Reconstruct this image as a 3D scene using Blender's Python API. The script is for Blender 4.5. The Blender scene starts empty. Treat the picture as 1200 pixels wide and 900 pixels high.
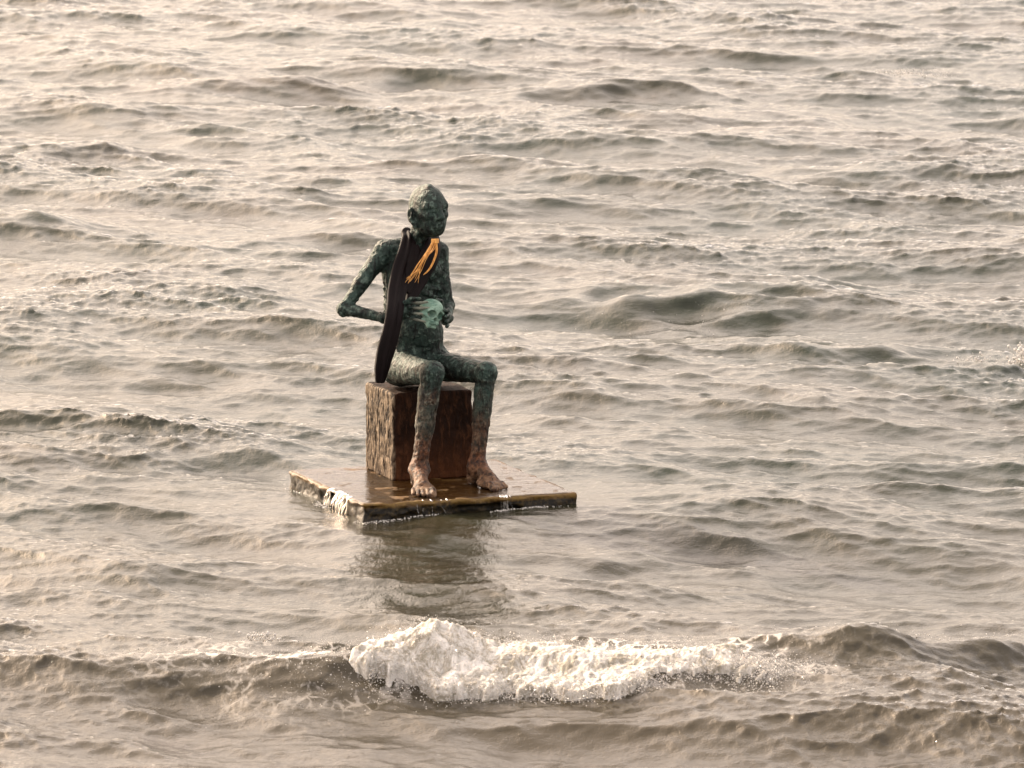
import bpy, bmesh, math, random
import numpy as np
from mathutils import Vector
R = math.radians
rng = np.random.default_rng(7)
random.seed(7)

# ------------------------------------------------------------------ camera, sky, sun, exposure
sc = bpy.context.scene
col = sc.collection
cam_d = bpy.data.cameras.new('camera')
cam = bpy.data.objects.new('camera', cam_d)
col.objects.link(cam)
cam.location = (0.40, -26.70, 4.12)
cam.rotation_euler = (R(90 - 7.79), 0, 0)
cam_d.sensor_width = 36
cam_d.angle = R(9.34)
cam_d.clip_start = 0.5
cam_d.clip_end = 8000
cam_d.dof.use_dof = True
cam_d.dof.focus_distance = 26.6
cam_d.dof.aperture_fstop = 14.0
sc.camera = cam

SUN_EL, SUN_AZ = 27, -44            # azimuth from +y towards +x
sd = Vector((math.sin(R(SUN_AZ)) * math.cos(R(SUN_EL)), math.cos(R(SUN_AZ)) * math.cos(R(SUN_EL)), math.sin(R(SUN_EL))))
w = bpy.data.worlds.new('World'); sc.world = w; w.use_nodes = True
nt = w.node_tree; nt.nodes.clear()
sky = nt.nodes.new('ShaderNodeTexSky'); sky.sky_type = 'NISHITA'; sky.sun_disc = False
sky.sun_elevation = R(SUN_EL); sky.sun_rotation = R(SUN_AZ)
sky.air_density = 1.0; sky.dust_density = 9.0; sky.ozone_density = 1.0
tint = nt.nodes.new('ShaderNodeMix'); tint.data_type = 'RGBA'; tint.blend_type = 'MULTIPLY'
tint.inputs[0].default_value = 1.0; tint.inputs[7].default_value = (1.0, 0.880, 0.80, 1)
bg = nt.nodes.new('ShaderNodeBackground'); bg.inputs[1].default_value = 0.15
wo = nt.nodes.new('ShaderNodeOutputWorld')
hz = nt.nodes.new('ShaderNodeMix'); hz.data_type = 'RGBA'     # an even veil of bright haze over the whole sky
hz.inputs[0].default_value = 0.58; hz.inputs[7].default_value = (4.8, 4.65, 4.5, 1)
nt.links.new(sky.outputs[0], hz.inputs[6]); nt.links.new(hz.outputs[2], tint.inputs[6]); nt.links.new(tint.outputs[2], bg.inputs[0]); nt.links.new(bg.outputs[0], wo.inputs[0])
sun_d = bpy.data.lights.new('sun', 'SUN'); sun_d.energy = 2.2; sun_d.angle = R(0.6); sun_d.color = (1.0, 0.83, 0.64)
sun = bpy.data.objects.new('sun', sun_d); col.objects.link(sun)
sun.rotation_euler = sd.to_track_quat('Z', 'Y').to_euler()
vs = sc.view_settings; vs.view_transform = 'Standard'; vs.look = 'None'; vs.gamma = 1.0; vs.exposure = 1.84

# ------------------------------------------------------------------ helpers
def mesh_np(name, V, F, smooth=True):
    """V (n,3) floats, F (m,k) ints, k 3 or 4"""
    me = bpy.data.meshes.new(name)
    V = np.ascontiguousarray(V, dtype=np.float32); F = np.ascontiguousarray(F, dtype=np.int32)
    m, k = F.shape
    me.vertices.add(len(V)); me.vertices.foreach_set('co', V.ravel())
    me.loops.add(m * k); me.loops.foreach_set('vertex_index', F.ravel())
    me.polygons.add(m); me.polygons.foreach_set('loop_start', np.arange(0, m * k, k, dtype=np.int32))
    me.update(calc_edges=True)
    me.polygons.foreach_set('use_smooth', np.full(m, smooth, dtype=bool))
    return me

def obj(name, me, mat, parent=None):
    o = bpy.data.objects.new(name, me); col.objects.link(o)
    if mat: me.materials.append(mat)
    if parent: o.parent = parent
    return o

def tag(o, label=None, cat=None, group=None, kind=None):
    for k, v in (('label', label), ('category', cat), ('group', group), ('kind', kind)):
        if v: o[k] = v
    return o

def empty(name, loc=(0, 0, 0), rz=0):
    o = bpy.data.objects.new(name, None); col.objects.link(o)
    o.location = loc; o.rotation_euler = (0, 0, rz); o.empty_display_size = 0.1
    return o

LAT = rng.random((64, 64, 64)).astype(np.float32) * 2 - 1
def vnoise(P):
    """smooth value noise at P (n,3)"""
    P = np.asarray(P, dtype=np.float32)
    i = np.floor(P).astype(np.int32); f = P - i; f = f * f * (3 - 2 * f); i &= 63; j = (i + 1) & 63
    x0, y0, z0 = i[:, 0], i[:, 1], i[:, 2]; x1, y1, z1 = j[:, 0], j[:, 1], j[:, 2]
    fx, fy, fz = f[:, 0], f[:, 1], f[:, 2]
    a = LAT[x0, y0, z0] * (1 - fx) + LAT[x1, y0, z0] * fx
    b = LAT[x0, y1, z0] * (1 - fx) + LAT[x1, y1, z0] * fx
    c = LAT[x0, y0, z1] * (1 - fx) + LAT[x1, y0, z1] * fx
    d = LAT[x0, y1, z1] * (1 - fx) + LAT[x1, y1, z1] * fx
    return (a * (1 - fy) + b * fy) * (1 - fz) + (c * (1 - fy) + d * fy) * fz
def fbm(P, octv=4, gain=0.5, ridged=False):
    P = np.asarray(P, dtype=np.float32); s = 0; a = 1.0; t = 0
    for o in range(octv):
        n = vnoise(P * (2.03 ** o) + 17.3 * o)
        if ridged: n = 1 - 2 * np.abs(n)
        s = s + a * n; t += a; a *= gain
    return s / t

def squeeze(V):
    V = np.array(V, float); z = V[..., 2]; V[..., 2] = np.where(z > .45, .45 + (z - .45) * .966, z); return V
class SDF:
    """signed distance grid, smooth-unioned, meshed by surface nets"""
    def __init__(s, lo, hi, h):
        s.lo = np.array(lo, float); s.h = h
        s.n = np.ceil((np.array(hi, float) - s.lo) / h).astype(int) + 1
        s.g = np.full(s.n, 1.0, dtype=np.float32)
    def box(s, lo, hi):
        a = np.clip(np.floor((np.array(lo) - s.lo) / s.h).astype(int), 0, s.n)
        b = np.clip(np.ceil((np.array(hi) - s.lo) / s.h).astype(int) + 1, 0, s.n)
        sl = tuple(slice(a[i], b[i]) for i in range(3))
        ax = [(s.lo[i] + s.h * np.arange(a[i], b[i])).astype(np.float32) for i in range(3)]
        return sl, ax[0][:, None, None], ax[1][None, :, None], ax[2][None, None, :]
    def put(s, sl, d, k, sub):
        g = s.g[sl]
        if g.size == 0: return
        if sub:
            d = -d
            if k > 0:
                h = np.clip(0.5 - 0.5 * (g - d) / k, 0, 1); s.g[sl] = g * (1 - h) + d * h + k * h * (1 - h)
            else: s.g[sl] = np.maximum(g, d)
        elif k > 0:
            h = np.clip(0.5 + 0.5 * (g - d) / k, 0, 1); s.g[sl] = g * (1 - h) + d * h - k * h * (1 - h)
        else: s.g[sl] = np.minimum(g, d)
    def cap(s, a, b, ra, rb, k=0.02, sub=False, squash=None):
        a = np.array(a, float); b = np.array(b, float); r = max(ra, rb); m = r + k + 2 * s.h + .01
        sl, x, y, z = s.box(np.minimum(a, b) - m, np.maximum(a, b) + m)
        d = b - a; L2 = max(float(d @ d), 1e-9)
        t = np.clip(((x - a[0]) * d[0] + (y - a[1]) * d[1] + (z - a[2]) * d[2]) / L2, 0, 1)
        q = np.sqrt((x - a[0] - t * d[0]) ** 2 + (y - a[1] - t * d[1]) ** 2 + (z - a[2] - t * d[2]) ** 2)
        s.put(sl, q - (ra + (rb - ra) * t), k, sub)
    def ell(s, c, r, k=0.02, sub=False, yaw=0.0, pitch=0.0, roll=0.0):
        c = np.array(c, float); r = np.array(r, float); m = r.max() + k + 2 * s.h + .01
        sl, x, y, z = s.box(c - m, c + m)
        x = x - c[0]; y = y - c[1]; z = z - c[2]
        if yaw: x, y = x * math.cos(yaw) + y * math.sin(yaw), -x * math.sin(yaw) + y * math.cos(yaw)
        if pitch: y, z = y * math.cos(pitch) + z * math.sin(pitch), -y * math.sin(pitch) + z * math.cos(pitch)
        if roll: x, z = x * math.cos(roll) + z * math.sin(roll), -x * math.sin(roll) + z * math.cos(roll)
        k0 = np.sqrt((x / r[0]) ** 2 + (y / r[1]) ** 2 + (z / r[2]) ** 2)
        k1 = np.sqrt((x / r[0] ** 2) ** 2 + (y / r[1] ** 2) ** 2 + (z / r[2] ** 2) ** 2) + 1e-9
        s.put(sl, (k0 * (k0 - 1) / k1).astype(np.float32), k, sub)
    def cube(s, c, hs, rad=0.004, k=0.0, sub=False, noise=None):
        c = np.array(c, float); hs = np.array(hs, float); m = 0.05 + k
        sl, x, y, z = s.box(c - hs - m, c + hs + m)
        qx = np.abs(x - c[0]) - hs[0] + rad; qy = np.abs(y - c[1]) - hs[1] + rad; qz = np.abs(z - c[2]) - hs[2] + rad
        d = np.sqrt(np.maximum(qx, 0) ** 2 + np.maximum(qy, 0) ** 2 + np.maximum(qz, 0) ** 2) + np.minimum(np.maximum(np.maximum(qx, qy), qz), 0) - rad
        s.put(sl, d, k, sub)
    def roughen(s, fn, band=0.03):
        m = np.abs(s.g) < band; idx = np.argwhere(m)
        s.g[m] += fn(s.lo + idx * s.h).astype(np.float32)
    def mesh(s):
        g = s.g; n = s.n; ins = g < 0
        cs = np.zeros(n - 1, dtype=np.int8)
        for dx in (0, 1):
            for dy in (0, 1):
                for dz in (0, 1):
                    cs += ins[dx:n[0] - 1 + dx, dy:n[1] - 1 + dy, dz:n[2] - 1 + dz]
        cells = np.argwhere((cs > 0) & (cs < 8))
        ids = np.full(n - 1, -1, dtype=np.int32); ids[tuple(cells.T)] = np.arange(len(cells))
        acc = np.zeros((len(cells), 3)); cnt = np.zeros(len(cells))
        cr = [(a, b, c) for a in (0, 1) for b in (0, 1) for c in (0, 1)]
        for p in cr:
            for ax in range(3):
                if p[ax]: continue
                q = list(p); q[ax] = 1
                A = cells + p; B = cells + q
                ga = g[tuple(A.T)]; gb = g[tuple(B.T)]; mk = (ga < 0) != (gb < 0)
                t = np.where(mk, ga / np.where(mk, ga - gb, 1), 0)
                pos = np.array(p, float)[None, :].repeat(len(cells), 0); pos[:, ax] += t
                acc[mk] += pos[mk]; cnt[mk] += 1
        V = s.lo + (cells + acc / cnt[:, None]) * s.h
        F = []
        for ax in range(3):
            sl0 = [slice(1, n[i] - 1) for i in range(3)]; sl0[ax] = slice(0, n[ax] - 1)
            sl1 = list(sl0); sl1[ax] = slice(1, n[ax])
            a = ins[tuple(sl0)]; b = ins[tuple(sl1)]
            e = np.argwhere(a != b); flip = b[tuple(e.T)]
            off = np.array([1, 1, 1]); off[ax] = 0; e = e + off
            u, v = (ax + 1) % 3, (ax + 2) % 3
            def cid(du, dv):
                c = e.copy(); c[:, u] += du; c[:, v] += dv; return ids[tuple(c.T)]
            q = np.stack([cid(-1, -1), cid(0, -1), cid(0, 0), cid(-1, 0)], 1)
            q[flip] = q[flip][:, ::-1]; F.append(q)
        F = np.concatenate(F)
        return V, F

def normals(V, F):
    N = np.zeros_like(V)
    fn = np.cross(V[F[:, 2]] - V[F[:, 0]], V[F[:, 3 % F.shape[1]]] - V[F[:, 1]])
    for i in range(F.shape[1]): np.add.at(N, F[:, i], fn)
    return N / (np.linalg.norm(N, axis=1, keepdims=True) + 1e-12)

def sweep(path, rad, seg=10, closed=True, prof=None):
    """tube along path (n,3) with radii (n,) or (n,2)"""
    P = np.array(path, float); n = len(P); rad = np.array(rad, float)
    if rad.ndim == 1: rad = np.stack([rad, rad], 1)
    T = np.gradient(P, axis=0); T /= np.linalg.norm(T, axis=1, keepdims=True)
    ref = np.array([0.0, -1, 0]) if abs(T[0][1]) < .9 else np.array([1.0, 0, 0])
    V = []; ang = np.linspace(0, 2 * np.pi, seg, endpoint=False)
    for i in range(n):
        u = np.cross(T[i], ref); u /= np.linalg.norm(u); v = np.cross(u, T[i])
        s = 1.0 if prof is None else prof(ang, i / (n - 1))
        V.append(P[i] + (np.cos(ang) * rad[i, 0] * s)[:, None] * u + (np.sin(ang) * rad[i, 1] * s)[:, None] * v)
    V = np.concatenate(V + [P[:1], P[-1:]]); F = []
    for i in range(n - 1):
        for j in range(seg):
            k = (j + 1) % seg; F.append((i * seg + j, i * seg + k, (i + 1) * seg + k, (i + 1) * seg + j))
    a, b = n * seg, n * seg + 1
    for j in range(seg):
        k = (j + 1) % seg
        F.append((a, k, j, j)); F.append((b, (n - 1) * seg + j, (n - 1) * seg + k, (n - 1) * seg + k))
    return V, F
def smooth_path(pts, n):
    P = np.array(pts, float); t = np.linspace(0, len(P) - 1, n); out = []
    for q in t:
        i = min(int(q), len(P) - 2); f = q - i
        p0, p1, p2, p3 = P[max(i - 1, 0)], P[i], P[i + 1], P[min(i + 2, len(P) - 1)]
        out.append(.5 * ((2 * p1) + (p2 - p0) * f + (2 * p0 - 5 * p1 + 4 * p2 - p3) * f * f + (3 * p1 - p0 - 3 * p2 + p3) * f ** 3))
    return np.array(out)
def from_list(name, V, F):
    me = bpy.data.meshes.new(name)
    me.from_pydata([tuple(v) for v in V], [], [tuple(dict.fromkeys(f)) for f in F]); me.update()
    for p in me.polygons: p.use_smooth = True
    return me

# node helpers
class NT:
    def __init__(s, name):
        s.m = bpy.data.materials.new(name); s.m.use_nodes = True; s.t = s.m.node_tree
        s.b = s.t.nodes['Principled BSDF']; s.out = s.t.nodes['Material Output']
    def n(s, ty, **kw):
        x = s.t.nodes.new(ty)
        for k, v in kw.items(): setattr(x, k, v)
        return x
    def l(s, a, b): s.t.links.new(a, b)
    def coord(s, scale=(1, 1, 1), kind='Object', rot=(0, 0, 0)):
        tc = s.n('ShaderNodeTexCoord'); mp = s.n('ShaderNodeMapping')
        mp.inputs['Scale'].default_value = scale; mp.inputs['Rotation'].default_value = rot
        s.l(tc.outputs[kind], mp.inputs['Vector']); return mp.outputs[0]
    def noise(s, vec, scale, detail=4, rough=.55, dist=0.0, ty=None):
        x = s.n('ShaderNodeTexNoise'); s.l(vec, x.inputs['Vector'])
        x.inputs['Scale'].default_value = scale; x.inputs['Detail'].default_value = detail
        x.inputs['Roughness'].default_value = rough; x.inputs['Distortion'].default_value = dist
        if ty: x.noise_type = ty
        return x.outputs['Fac']
    def ramp(s, fac, stops):
        x = s.n('ShaderNodeValToRGB'); s.l(fac, x.inputs[0]); e = x.color_ramp.elements
        while len(e) < len(stops): e.new(0.5)
        for i, (p, c) in enumerate(stops):
            e[i].position = p; e[i].color = (c, c, c, 1) if isinstance(c, (int, float)) else (*c, 1)
        return x.outputs[0]
    def mix(s, fac, a, b, mode='MIX'):
        x = s.n('ShaderNodeMix', data_type='RGBA', blend_type=mode)
        for v, i in ((fac, 0), (a, 6), (b, 7)):
            if isinstance(v, (int, float)): x.inputs[i].default_value = v
            elif isinstance(v, tuple): x.inputs[i].default_value = (*v, 1)
            else: s.l(v, x.inputs[i])
        return x.outputs[2]
    def math(s, op, a, b=0.0, clamp=False):
        x = s.n('ShaderNodeMath', operation=op, use_clamp=clamp)
        for i, v in enumerate((a, b)):
            if isinstance(v, (int, float)): x.inputs[i].default_value = v
            else: s.l(v, x.inputs[i])
        return x.outputs[0]
    def bump(s, h, strength=.5, dist=.01, normal=None):
        x = s.n('ShaderNodeBump'); s.l(h, x.inputs['Height'])
        x.inputs['Strength'].default_value = strength; x.inputs['Distance'].default_value = dist
        if normal: s.l(normal, x.inputs['Normal'])
        return x.outputs[0]
    def z(s, kind='Object'):
        tc = s.n('ShaderNodeTexCoord'); sp = s.n('ShaderNodeSeparateXYZ'); s.l(tc.outputs[kind], sp.inputs[0]); return sp.outputs
    def set(s, **kw):
        for k, v in kw.items():
            i = s.b.inputs[k.replace('_', ' ')]
            if isinstance(v, (int, float)): i.default_value = v
            elif isinstance(v, tuple): i.default_value = (*v, 1) if len(v) == 3 and i.type == 'RGBA' else v
            else: s.l(v, i)

# ------------------------------------------------------------------ materials
def mat_sea():
    t = NT('sea_water')
    c = t.coord()
    big = t.noise(c, .35, 3, .5)
    mid = t.noise(c, 1.3, 4, .6)
    body = t.mix(t.ramp(big, [(.38, 0.0), (.62, 1.0)]), (.012, .017, .009), (.026, .023, .013))
    body = t.mix(t.ramp(mid, [(.4, 0.0), (.7, .6)]), body, (.005, .015, .008))
    # sandy shallows towards the camera side, deeper green water beyond
    xyz = t.z()
    sh = t.math('MULTIPLY', t.math('ADD', xyz[1], 0.5), -.22, True)
    body = t.mix(t.math('MULTIPLY', sh, .85), body, (.045, .037, .024))
    at = t.n('ShaderNodeAttribute', attribute_name='foam')
    fc = t.coord((1, .55, 1))
    wn = t.n('ShaderNodeTexNoise'); t.l(fc, wn.inputs['Vector']); wn.inputs['Scale'].default_value = 9; wn.inputs['Detail'].default_value = 5
    wa_ = t.n('ShaderNodeVectorMath', operation='MULTIPLY_ADD'); t.l(wn.outputs['Color'], wa_.inputs[0]); wa_.inputs[1].default_value = (.16, .16, 0); t.l(fc, wa_.inputs[2])
    vo = t.n('ShaderNodeTexVoronoi', feature='DISTANCE_TO_EDGE'); t.l(wa_.outputs[0], vo.inputs['Vector']); vo.inputs['Scale'].default_value = 17
    lace = t.ramp(vo.outputs['Distance'], [(.03, 1.0), (.13, 0.0)])
    fn = t.mix(t.ramp(t.noise(fc, 7, 5, .65), [(.47, 0.0), (.57, 1.0)]), 0.0, lace) if False else t.math('MULTIPLY', t.ramp(t.noise(fc, 6, 6, .7), [(.46, 0.0), (.56, 1.0)]), lace)
    foam = t.math('MULTIPLY', at.outputs['Fac'], fn, True)
    t.set(Base_Color=(.46, .435, .40), Roughness=.55)          # foam lace
    r2 = t.noise(t.coord((1.0, 1.7, 1), rot=(0, 0, R(-35))), 26, 4, .65, .3)
    r3 = t.noise(t.coord((1.0, .36, 1)), 62, 3, .6, .6)
    r4 = t.noise(t.coord((1.0, .45, 1), rot=(0, 0, R(8))), 130, 2, .6)
    nrm = t.bump(r4, 1.0, .0007, t.bump(r3, 1.0, .0022, t.bump(r2, 1.0, .0020)))
    # light scattered back out of the turbid water does not follow the ripples; only the mirror layer does
    up = t.n('ShaderNodeCombineXYZ'); up.inputs[2].default_value = 1
    df = t.n('ShaderNodeBsdfDiffuse'); t.l(body, df.inputs[0]); t.l(up.outputs[0], df.inputs['Normal'])
    gl = t.n('ShaderNodeBsdfGlossy'); gl.inputs['Roughness'].default_value = .075; t.l(nrm, gl.inputs['Normal'])
    fr = t.n('ShaderNodeFresnel'); fr.inputs[0].default_value = 1.333; t.l(nrm, fr.inputs['Normal'])
    m1 = t.n('ShaderNodeMixShader'); t.l(fr.outputs[0], m1.inputs[0]); t.l(df.outputs[0], m1.inputs[1]); t.l(gl.outputs[0], m1.inputs[2])
    m2 = t.n('ShaderNodeMixShader'); t.l(foam, m2.inputs[0]); t.l(m1.outputs[0], m2.inputs[1]); t.l(t.b.outputs[0], m2.inputs[2])
    t.l(m2.outputs[0], t.out.inputs[0])
    return t.m

def mat_bronze(rust=True, light=False):
    t = NT('patinated_bronze' if not light else 'skull_bronze')
    c = t.coord()
    n1 = t.noise(c, 11, 6, .65, .4); n2 = t.noise(c, 38, 5, .7, .3); n3 = t.noise(t.coord((1, 1, .35)), 60, 4, .7)
    if light:
        base = t.mix(t.ramp(n1, [(.38, 0.0), (.55, 1.0)]), (.03, .11, .085), (.20, .31, .25))
        base = t.mix(t.ramp(n2, [(.55, 0.0), (.68, .8)]), base, (.02, .05, .04))
    else:
        base = t.mix(t.ramp(n1, [(.36, 0.0), (.62, 1.0)]), (.004, .008, .0065), (.024, .047, .039))
        base = t.mix(t.ramp(n2, [(.52, 0.0), (.64, .9)]), base, (.095, .14, .118))
        base = t.mix(t.ramp(n3, [(.53, 0.0), (.60, .9)]), base, (.002, .003, .003))
        z = t.z()[2]
        # warm wear on lower belly and thighs, rust on the shins, limey tan feet
        mr = t.n('ShaderNodeMapRange'); t.l(t.math('ADD', z, t.math('MULTIPLY', t.math('SUBTRACT', n1, .5), .45)), mr.inputs[0])
        mr.inputs[1].default_value = .44; mr.inputs[2].default_value = .10
        rustc = t.mix(t.ramp(n2, [(.38, 0.0), (.64, 1.0)]), (.020, .008, .004), (.17, .066, .028))
        rustc = t.mix(t.ramp(n3, [(.50, 0.0), (.62, .9)]), rustc, (.010, .005, .004))
        base = t.mix(t.math('MULTIPLY', mr.outputs[0], .95), base, rustc)
        mf = t.n('ShaderNodeMapRange'); t.l(z, mf.inputs[0]); mf.inputs[1].default_value = .10; mf.inputs[2].default_value = .02
        base = t.mix(t.math('MULTIPLY', mf.outputs[0], t.ramp(n2, [(.42, 0.0), (.56, .9)])), base, (.19, .125, .075))
        # pale patch around the fingers, painting in the light they catch
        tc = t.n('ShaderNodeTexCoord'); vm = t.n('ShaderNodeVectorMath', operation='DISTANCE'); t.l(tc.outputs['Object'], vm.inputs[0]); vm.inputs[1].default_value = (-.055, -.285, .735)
        lit_f = t.n('ShaderNodeMapRange'); t.l(vm.outputs['Value'], lit_f.inputs[0]); lit_f.inputs[1].default_value = .075; lit_f.inputs[2].default_value = .045
        base = t.mix(t.math('MULTIPLY', lit_f.outputs[0], .8), base, (.22, .23, .19))
    h = t.math('ADD', t.math('MULTIPLY', n2, .6), t.math('MULTIPLY', n3, .5))
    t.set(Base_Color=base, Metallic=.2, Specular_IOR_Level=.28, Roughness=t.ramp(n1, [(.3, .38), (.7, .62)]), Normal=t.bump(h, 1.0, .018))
    return t.m

def mat_block():
    t = NT('weathered_block')
    n1 = t.noise(t.coord((1, 1, .4)), 9, 6, .65, .5); n2 = t.noise(t.coord((1, 1, .3)), 45, 5, .7, .4)
    base = t.mix(t.ramp(n1, [(.35, 0.0), (.62, 1.0)]), (.004, .0018, .001), (.018, .007, .0035))
    z = t.z(); nx = t.n('ShaderNodeNewGeometry')
    base = t.mix(t.ramp(n2, [(.5, 0.0), (.66, .75)]), base, (.060, .026, .012))
    base = t.mix(t.ramp(n2, [(.34, .85), (.44, 0.0)]), base, (.012, .007, .005))
    mb = t.n('ShaderNodeMapRange'); t.l(t.math('ADD', z[2], t.math('MULTIPLY', n1, .25)), mb.inputs[0]); mb.inputs[1].default_value = .34; mb.inputs[2].default_value = .10
    base = t.mix(t.math('MULTIPLY', mb.outputs[0], .7), base, t.mix(n2, (.02, .007, .003), (.13, .045, .016)))
    # left face: dry crust, made paler still to paint in the sunlight on it
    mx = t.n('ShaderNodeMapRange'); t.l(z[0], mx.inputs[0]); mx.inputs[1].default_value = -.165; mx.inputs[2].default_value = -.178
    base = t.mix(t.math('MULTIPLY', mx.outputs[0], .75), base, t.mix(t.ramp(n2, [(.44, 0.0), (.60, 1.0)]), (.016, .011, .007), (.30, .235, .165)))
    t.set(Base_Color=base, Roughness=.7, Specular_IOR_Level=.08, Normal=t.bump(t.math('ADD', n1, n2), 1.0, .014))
    return t.m

def mat_slab():
    t = NT('algae_slab')
    n1 = t.noise(t.coord(), 8, 6, .65, .3); n2 = t.noise(t.coord(), 50, 5, .7)
    base = t.mix(t.ramp(n1, [(.35, 0.0), (.62, 1.0)]), (.028, .013, .004), (.105, .052, .013))
    base = t.mix(t.ramp(n2, [(.45, 0.0), (.65, .8)]), base, (.17, .10, .025))
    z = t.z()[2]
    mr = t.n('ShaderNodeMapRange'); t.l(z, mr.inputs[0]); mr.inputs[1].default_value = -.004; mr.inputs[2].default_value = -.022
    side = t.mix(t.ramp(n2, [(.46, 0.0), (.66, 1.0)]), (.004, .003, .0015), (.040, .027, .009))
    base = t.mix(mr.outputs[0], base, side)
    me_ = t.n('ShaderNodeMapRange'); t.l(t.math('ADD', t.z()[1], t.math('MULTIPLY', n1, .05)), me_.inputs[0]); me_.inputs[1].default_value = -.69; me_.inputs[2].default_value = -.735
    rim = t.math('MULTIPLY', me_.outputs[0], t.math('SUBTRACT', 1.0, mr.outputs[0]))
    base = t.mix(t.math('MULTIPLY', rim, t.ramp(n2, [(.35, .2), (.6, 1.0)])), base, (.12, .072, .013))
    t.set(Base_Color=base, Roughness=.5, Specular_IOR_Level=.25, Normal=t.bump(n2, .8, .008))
    return t.m

def mat_film():
    t = NT('water_film')
    t.t.nodes.remove(t.b)
    c = t.coord((1, 2.2, 1))
    nrm = t.bump(t.noise(c, 12, 4, .6, .4), 1.0, .007)
    nrm = t.bump(t.noise(c, 60, 3, .6), 1.0, .0012, nrm)
    gl = t.n('ShaderNodeBsdfGlossy'); gl.inputs['Roughness'].default_value = .06; t.l(nrm, gl.inputs['Normal'])
    tr = t.n('ShaderNodeBsdfTransparent'); tr.inputs[0].default_value = (.93, .88, .76, 1)
    fr = t.n('ShaderNodeFresnel'); fr.inputs[0].default_value = 1.333; t.l(nrm, fr.inputs['Normal'])
    mx = t.n('ShaderNodeMixShader'); t.l(fr.outputs[0], mx.inputs[0]); t.l(tr.outputs[0], mx.inputs[1]); t.l(gl.outputs[0], mx.inputs[2])
    t.l(mx.outputs[0], t.out.inputs[0])
    return t.m

def mat_foam():
    t = NT('sea_foam')
    n = t.noise(t.coord((1, .6, .6)), 15, 8, .82, .8); n2 = t.noise(t.coord(), 110, 3, .7)
    base = t.mix(t.ramp(n, [(.42, 0.0), (.58, 1.0)]), (.24, .22, .175), (.57, .55, .52))
    t.set(Base_Color=base, Roughness=.6, Specular_IOR_Level=.3, Subsurface_Weight=.6, Subsurface_Radius=(.03, .026, .022), Subsurface_Scale=.6, IOR=1.33,
          Normal=t.bump(t.math('ADD', n, n2), .5, .004))
    return t.m
def mat_drops():
    t = NT('water_drops')
    t.set(Base_Color=(.62, .60, .57), Roughness=.25, Transmission_Weight=.35, IOR=1.33)
    return t.m
def mat_clear():
    t = NT('clear_water')
    t.set(Base_Color=(.97, .95, .92), Roughness=.04, Transmission_Weight=1.0, IOR=1.33)
    return t.m
def mat_scarf():
    t = NT('velvet_scarf')
    n = t.noise(t.coord((1, 1, .25)), 60, 4, .6); n2 = t.noise(t.coord(), 420, 2, .5)
    t.set(Base_Color=t.mix(n, (.0016, .0009, .001), (.007, .0035, .004)), Roughness=.62,
          Sheen_Weight=.015, Specular_IOR_Level=.12, Sheen_Roughness=.4, Sheen_Tint=(.6, .45, .48), Normal=t.bump(t.math('ADD', n, n2), .35, .003))
    return t.m
def mat_cord():
    t = NT('orange_cord')
    n = t.noise(t.coord((1, 1, .5)), 90, 3, .6)
    t.set(Base_Color=t.mix(t.ramp(n, [(.35, 0.0), (.65, 1.0)]), (.42, .17, .03), (.78, .42, .12)), Roughness=.75)
    return t.m
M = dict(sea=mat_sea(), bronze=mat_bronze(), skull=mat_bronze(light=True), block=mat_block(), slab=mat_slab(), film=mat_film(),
         foam=mat_foam(), drops=mat_drops(), clear=mat_clear(), scarf=mat_scarf(), cord=mat_cord())

# ------------------------------------------------------------------ sea
ORG = (0.0, 0.0, 0.079); YAW = R(19.7)
def ocean_tile(N, L, peak, slope_rms, wind, spread, tail, seed, cut=None):
    g = np.random.default_rng(seed)
    k1 = np.fft.fftfreq(N, L / N) * 2 * np.pi
    kx, ky = np.meshgrid(k1, k1, indexing='ij'); k = np.hypot(kx, ky); k[0, 0] = 1
    kp = 2 * np.pi / peak
    S = np.exp(-1.25 * (kp / k) ** 2) / k ** tail
    cosd = (kx * wind[0] + ky * wind[1]) / k
    S = S * (np.abs(cosd) ** spread * .95 + .05)
    if cut: S *= np.exp(-(k * cut / (2 * np.pi)) ** 2)
    S[0, 0] = 0
    H = (g.standard_normal((N, N)) + 1j * g.standard_normal((N, N))) * np.sqrt(S)
    h = np.fft.ifft2(H).real
    sl = np.sqrt(np.mean(np.fft.ifft2(1j * kx * H).real ** 2 + np.fft.ifft2(1j * ky * H).real ** 2))
    q = slope_rms / sl
    dx = np.fft.ifft2(-1j * kx / k * H).real; dy = np.fft.ifft2(-1j * ky / k * H).real
    # real parts of a non-hermitian spectrum are consistent between h, dx and dy
    return [(a * q).astype(np.float32) for a in (h, -dx, -dy)], L
def samp(tile, X, Y):
    fs, L = tile; N = fs[0].shape[0]
    u = (X / L) % 1 * N; v = (Y / L) % 1 * N
    i = u.astype(int) % N; j = v.astype(int) % N; fu = (u - np.floor(u)).astype(np.float32); fv = (v - np.floor(v)).astype(np.float32)
    i1 = (i + 1) % N; j1 = (j + 1) % N
    return [(f[i, j] * (1 - fu) + f[i1, j] * fu) * (1 - fv) + (f[i, j1] * (1 - fu) + f[i1, j1] * fu) * fv for f in fs]
wa = R(-124)
def wind(a): return (math.cos(R(a)), math.sin(R(a)))
T1 = ocean_tile(1024, 43.0, 4.2, .135, wind(-128), 7, 3.9, 11, .25)
T2 = ocean_tile(1536, 17.0, 1.0, .155, wind(-116), 6, 3.5, 23, .05)
T3 = ocean_tile(1024, 7.3, 0.24, .150, wind(-62), 5, 3.3, 31, .030)
T4 = ocean_tile(1024, 4.1, 0.095, .175, wind(-140), 4, 3.0, 47, .022)

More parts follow.
